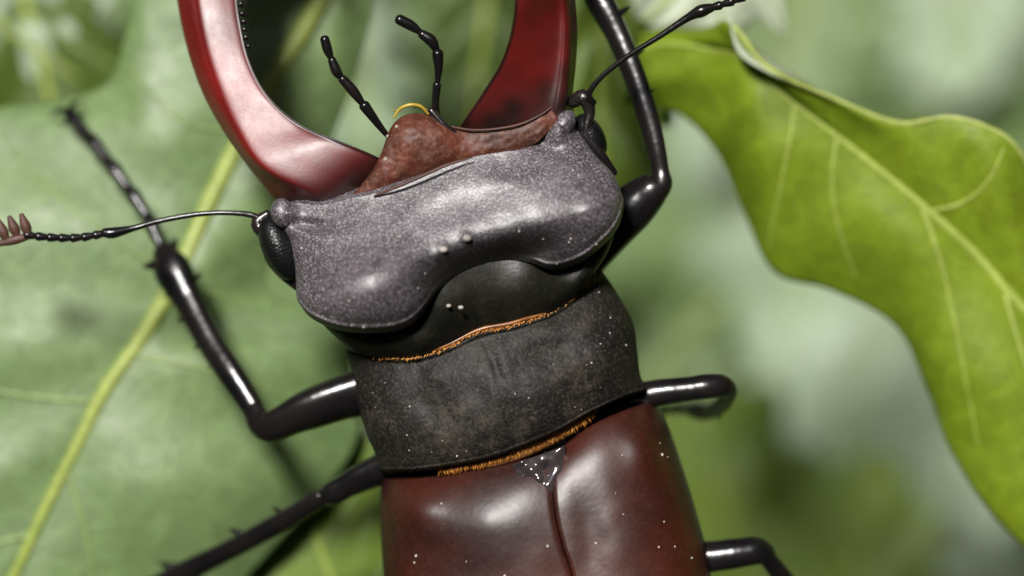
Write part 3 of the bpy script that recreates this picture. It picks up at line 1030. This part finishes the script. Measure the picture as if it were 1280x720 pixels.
# --- mouth palps
def palp(segs):
    root = None
    for pts, rad in segs:
        k_ = [rad[0] * 0.9, rad[1] * 1.3, rad[2] * 1.35]
        v, f = tube(pts, k_, nu=18, nv=10, un=False)
        if root is None:
            root = mk('palp', v, f, 'leg', bt)
        else:
            mk('palp_segment', v, f, 'leg', root)


palp([([(492, 178, 20), (478, 162, 32), (457, 134, 40)], [3, 3.2, 5.2]), ([(458, 136, 40), (444, 117, 44), (430, 101, 46)], [3.5, 5, 4.2]),
      ([(431, 102, 46), (423, 92, 47), (417, 78, 48)], [3, 5, 4]), ([(418, 80, 48), (412, 66, 49), (408, 52, 50)], [2.5, 4.6, 4.4])])
palp([([(552, 160, 20), (545, 135, 32), (547, 108, 44)], [4, 3.5, 4]), ([(547, 110, 44), (549, 88, 50), (548, 70, 52)], [3, 4.2, 5.5]),
      ([(548, 70, 52), (541, 55, 54), (529, 46, 55)], [3.4, 5.6, 4.4]), ([(531, 47, 55), (516, 36, 56), (501, 28, 57)], [2.8, 5, 5])])
v, f = tube([(540, 140, 38), (556, 158, 40), (574, 172, 38)], [5, 4.5, 4], nu=12, nv=8, un=False)
mk('palp_base', v, f, 'dark_edge', lab)


# --- antennae
def antenna(scape, sr, fun, fr, plates):
    v, f = tube(scape, sr, nu=36, nv=10)
    a = mk('antenna', v, f, 'leg', bt)
    p = arc_spline(UN(fun), 8)
    for i in range(7):
        d = p[i + 1] - p[i]
        v, f = tube([p[i] - d * 0.05, p[i] + d * 0.55, p[i] + d * 1.02], [fr * 0.5, fr * 0.85, fr * 1.05], nu=8, nv=8, un=False)
        mk('antenna_segment', v, f, 'leg', a)
    for (b, e, r0) in plates:
        b, e = np.array(unp(*b)), np.array(unp(*e))
        v, f = tube([b, b * 0.55 + e * 0.45, e], [r0 * 0.6, r0, r0 * 0.45], nu=12, nv=8, un=False, flat=0.8)
        mk('club_plate', v, f, 'club', a)
    return a


antenna([(334, 284, 5), (318, 270, 0), (285, 266, -5), (245, 268, -8), (200, 276, -10), (168, 285, -12), (142, 291, -12), (131, 291, -12)],
        [5, 4, 3.2, 3.4, 3.5, 4, 7, 6], [(134, 291, -12), (100, 297, -14), (65, 297, -16), (34, 294, -18)], 5.5,
        [((36, 295, -18), (27, 269, -14), 7), ((22, 296, -20), (12, 272, -16), 7), ((8, 300, -20), (-2, 276, -18), 7), ((38, 295, -18), (-8, 306, -22), 6)])
antenna([(742, 128, 20), (736, 118, 28), (752, 96, 34), (785, 70, 40), (825, 45, 46), (860, 22, 50), (876, 14, 52), (888, 10, 52)],
        [4, 4, 3.4, 3.4, 3.6, 5, 8, 6], [(884, 11, 52), (905, 5, 54), (930, -4, 56), (985, -30, 60)], 5.5,
        [((985, -30, 60), (984, -60, 64), 7), ((1000, -36, 60), (1002, -68, 64), 7), ((1014, -42, 60), (1020, -72, 64), 7), ((984, -30, 60), (1034, -52, 60), 6)])

# --- joint knobs, eyes and cheek plates
v, f = ball((355, 267, 26), 17, 12, 18, (0.9, 1.15, 1.1), -0.3)
mk('jaw_joint', v, f, 'head', bt)
v, f = ball((702, 160, 22), 18, 12, 18, (0.8, 1.35, 1.1), 0.6)
mk('jaw_joint', v, f, 'head', bt)
v, f = ball((350, 310, 2), 34, 14, 20, (0.66, 1.3, 0.8), -0.42)
e1 = mk('eye', v, f, 'eye', bt)
v, f = tube([(334, 268, 0), (322, 280, -2), (338, 300, -4), (340, 318, -6), (356, 338, -8), (372, 356, -8)], [6, 9, 9, 11, 12, 8], nu=30, nv=10, un=False)
mk('canthus', v, f, 'dark_edge', e1)
v, f = ball((738, 170, -2), 28, 14, 20, (0.62, 1.1, 0.8), -0.5)
e2 = mk('eye', v, f, 'eye', bt)
v, f = tube([(716, 128, 10), (730, 122, 14), (737, 142, 14), (733, 166, 16), (750, 192, 14), (768, 216, 8)], [8, 10, 7, 5, 6, 4], nu=30, nv=10, un=False)
mk('canthus', v, f, 'dark_edge', e2)


# --- legs: one continuous swept limb each; tarsus joints and spines are sub-parts
def leg(path, rad, tarsus=None, tr=9, claws=None, spines=(), flat=0.85):
    v, f = tube(path, rad, nu=160, nv=24, flat=flat, wob=0.055)
    lg = mk('leg', v, f, 'leg', bt)
    if tarsus:
        p = arc_spline(UN(tarsus), 6)
        for i in range(5):
            d = p[i + 1] - p[i]
            v, f = tube([p[i] - d * 0.08, p[i] + d * 0.3, p[i] + d * 0.8, p[i] + d * 1.05], [tr * 0.55, tr * 0.75, tr, tr * 0.7], nu=12, nv=10, un=False)
            mk('tarsus_segment', v, f, 'leg', lg)
    if claws:
        for c in claws:
            v, f = tube(c, [6, 4.5, 3, 0.8][:len(c)] if len(c) == 4 else [6, 4, 1], nu=14, nv=8)
            mk('claw', v, f, 'leg', lg)
    for (a, b, r0) in spines:
        v, f = tube([a, tuple((np.array(a) + np.array(b)) / 2), b], [r0, r0 * 0.7, 0.8], nu=8, nv=7)
        mk('spine', v, f, 'leg', lg)
    return lg


# front left
leg([(505, 468, -70), (460, 486, -66), (420, 498, -64), (380, 513, -66), (352, 527, -70), (337, 533, -76), (326, 528, -84), (318, 514, -92), (312, 502, -98), (290, 468, -110),
     (262, 425, -130), (236, 375, -152), (216, 335, -170), (206, 316, -178)],
    [30, 30, 28, 25, 21, 19, 17, 14.5, 15, 16.5, 17.5, 19.5, 24, 16],
    [(203, 312, -180), (190, 280, -192), (160, 235, -212), (125, 188, -236), (86, 142, -268)], 10,
    [[(90, 146, -266), (80, 138, -270), (70, 140, -280), (62, 148, -292)], [(90, 146, -266), (90, 134, -270), (95, 128, -282), (102, 126, -296)]],
    [((200, 330, -172), (178, 334, -182), 9), ((214, 318, -174), (220, 296, -188), 8), ((224, 366, -152), (206, 370, -158), 7), ((236, 395, -142), (222, 402, -147), 6), ((254, 428, -130), (242, 436, -136), 5),
     ((270, 452, -122), (260, 460, -126), 4), ((240, 350, -160), (252, 342, -166), 5)])
# middle left
leg([(520, 560, -80), (480, 583, -84), (450, 597, -88), (428, 609, -93), (414, 617, -97), (404, 621, -101), (392, 627, -105), (340, 658, -130), (280, 690, -165), (215, 722, -205), (150, 758, -235)],
    [22, 21, 18, 16, 15.5, 11.5, 12, 13, 13.5, 15, 11],
    [(150, 758, -237), (100, 790, -242), (40, 830, -250), (-20, 860, -256)], 9, None,
    [((300, 666, -150), (286, 662, -158), 5), ((215, 708, -202), (198, 704, -212), 6), ((350, 640, -125), (340, 634, -130), 4), ((250, 716, -185), (246, 730, -192), 4)])
# hind left, mostly below the picture
leg([(540, 760, -90), (500, 780, -95), (450, 805, -105), (430, 825, -112), (405, 870, -140), (370, 950, -185), (340, 1010, -215)], [20, 19, 16, 14, 12, 14, 12],
    [(340, 1010, -217), (310, 1060, -230), (270, 1110, -245), (230, 1150, -262)], 9)
# front right: thigh out from under the head, shin up past the jaw
leg([(715, 345, -70), (748, 308, -62), (778, 275, -52), (800, 252, -46), (816, 238, -40), (826, 228, -38), (826, 214, -38), (822, 190, -40), (812, 150, -46), (794, 95, -54),
     (772, 42, -64), (748, -5, -76), (724, -50, -90)],
    [26, 27, 29, 28, 22, 16, 11.5, 12, 13.5, 14.5, 15.5, 18, 14],
    [(722, -54, -92), (700, -110, -120), (690, -160, -150), (700, -215, -190)], 8, None,
    [((790, 70, -56), (806, 62, -58), 5), ((770, 20, -66), (788, 8, -70), 6), ((806, 118, -50), (818, 112, -52), 4)])
# middle right: thigh out to the side, shin folded back out of sight behind it
leg([(740, 510, -70), (780, 500, -62), (820, 492, -56), (860, 487, -52), (885, 484, -50), (902, 483, -54), (911, 488, -66), (908, 497, -95), (900, 506, -140), (888, 512, -190), (872, 512, -240), (858, 510, -290)],
    [18, 17.5, 16.5, 15.5, 15.5, 14, 10.5, 10, 11, 12, 12.5, 9], [(858, 510, -292), (835, 512, -335), (800, 515, -385), (760, 522, -430)], 8, None,
    [((896, 512, -160), (900, 524, -168), 5)])
# hind right
leg([(850, 700, -80), (890, 697, -74), (920, 693, -70), (942, 690, -70), (954, 693, -74), (962, 702, -80), (976, 720, -96), (1000, 752, -130), (1040, 810, -180), (1070, 850, -220)],
    [20, 20, 19, 18, 15, 11.5, 12, 13, 15, 12], [(1070, 850, -222), (1100, 890, -300), (1120, 930, -380), (1150, 960, -470)], 9, None,
    [((984, 742, -110), (972, 750, -116), 5)])


# --- fringes of golden hair
def fringe(name, line, n, length, direction, z, jitter=0.5):
    p = arc_spline(line, n)
    hs = []
    for i in range(n):
        b = np.array([p[i][0], p[i][1], p[i][2]]) + rng.normal(0, 1.0, 3)
        L = length * rng.uniform(0.6, 1.15)
        d = np.array([direction[0] + rng.normal(0, jitter), direction[1] + rng.normal(0, jitter * 0.4), rng.normal(-0.15, 0.25)])
        e = b + d / np.linalg.norm(d) * L
        hs.append(tube([b, (b + e) / 2 + np.array([0, 0, 1.5]), e], [0.9, 0.8, 0.35], nu=4, nv=3, cap=False, un=False))
    v, f = join(hs)
    o = mk(name, v, f, 'hair', bt)
    o['kind'] = 'stuff'
    return o


def edge_line(P, Z, s_idx, j0, j1, dz, dxy=(0, 0)):
    return np.array([(P[s_idx, j, 0] + dxy[0], P[s_idx, j, 1] + dxy[1], Z[s_idx, j] + dz) for j in range(j0, j1, 6)])


fringe('golden_fringe', edge_line(PP, PZ, 0, 18, 158, 4), 260, 6, (-0.6, 0.8), 0, 0.5)
fringe('golden_fringe', edge_line(PP, PZ, -1, 34, 128, -2, (0, -1)), 650, 11, (0.35, 1.0), 0, 0.3)

def band(line, w, dz, down):
    p = arc_spline(line, 60)
    k = np.linspace(0, 1, 60)
    taper = (np.sin(k * math.pi) ** 0.45)[:, None]
    d = np.array(down) / np.linalg.norm(down)
    Gb = np.stack([p + d * w * taper * q + np.array([0, 0, dz + 2.5 * math.sin(q * math.pi) - 3 * q]) for q in np.linspace(0, 1, 7)], 1)
    fv, ff, _ = blade_mesh(Gb, 3.0)
    return mk('golden_membrane', fv, ff, 'membrane', bt)


band(edge_line(PP, PZ, 0, 14, 158, 6, (0, -5)), 7, 0, (-0.1, 1, 0))
band(edge_line(PP, PZ, -1, 34, 132, -2, (0, -2)), 15, 0, (0.25, 1, 0))

# --- specks of dust and pollen lying on the shell
sp = []
for (P, Z, n, r0, r1, lo, hi) in ((HP, HZ, 40, 0.7, 1.7, 4, 145), (PP, PZ, 24, 0.7, 1.7, 4, 112), (*EL, 9, 0.8, 1.9, 6, 36), (*ER, 18, 0.8, 2.0, 6, 50)):
    for k in range(n):
        i, j = rng.integers(lo, hi), rng.integers(5, P.shape[1] - 5)
        r = rng.uniform(r0, r1) * (1.5 if rng.random() < 0.06 else 1)
        sp.append(ball((P[i, j, 0], P[i, j, 1], Z[i, j] + r * 0.4), r, 3, 6, (rng.uniform(0.6, 1.5), rng.uniform(0.6, 1.5), 0.5), rng.uniform(0, 3)))
for (x, y, r) in ((585, 299, 5.5), (556, 313, 5), (562, 382, 3), (577, 384, 3.2)):
    k = np.argmin((HP[:, :, 0] - x) ** 2 + (HP[:, :, 1] - y) ** 2)
    sp.append(ball((x, y, HZ.reshape(-1)[k] + 1), r, 4, 8, (1.1, 0.8, 0.7)))
v, f = join(sp)
o = mk('dust_specks', v, f, 'dust', bt)
o['kind'] = 'stuff'
for o in bpy.data.objects:
    if '_b' in o:
        del o['_b']
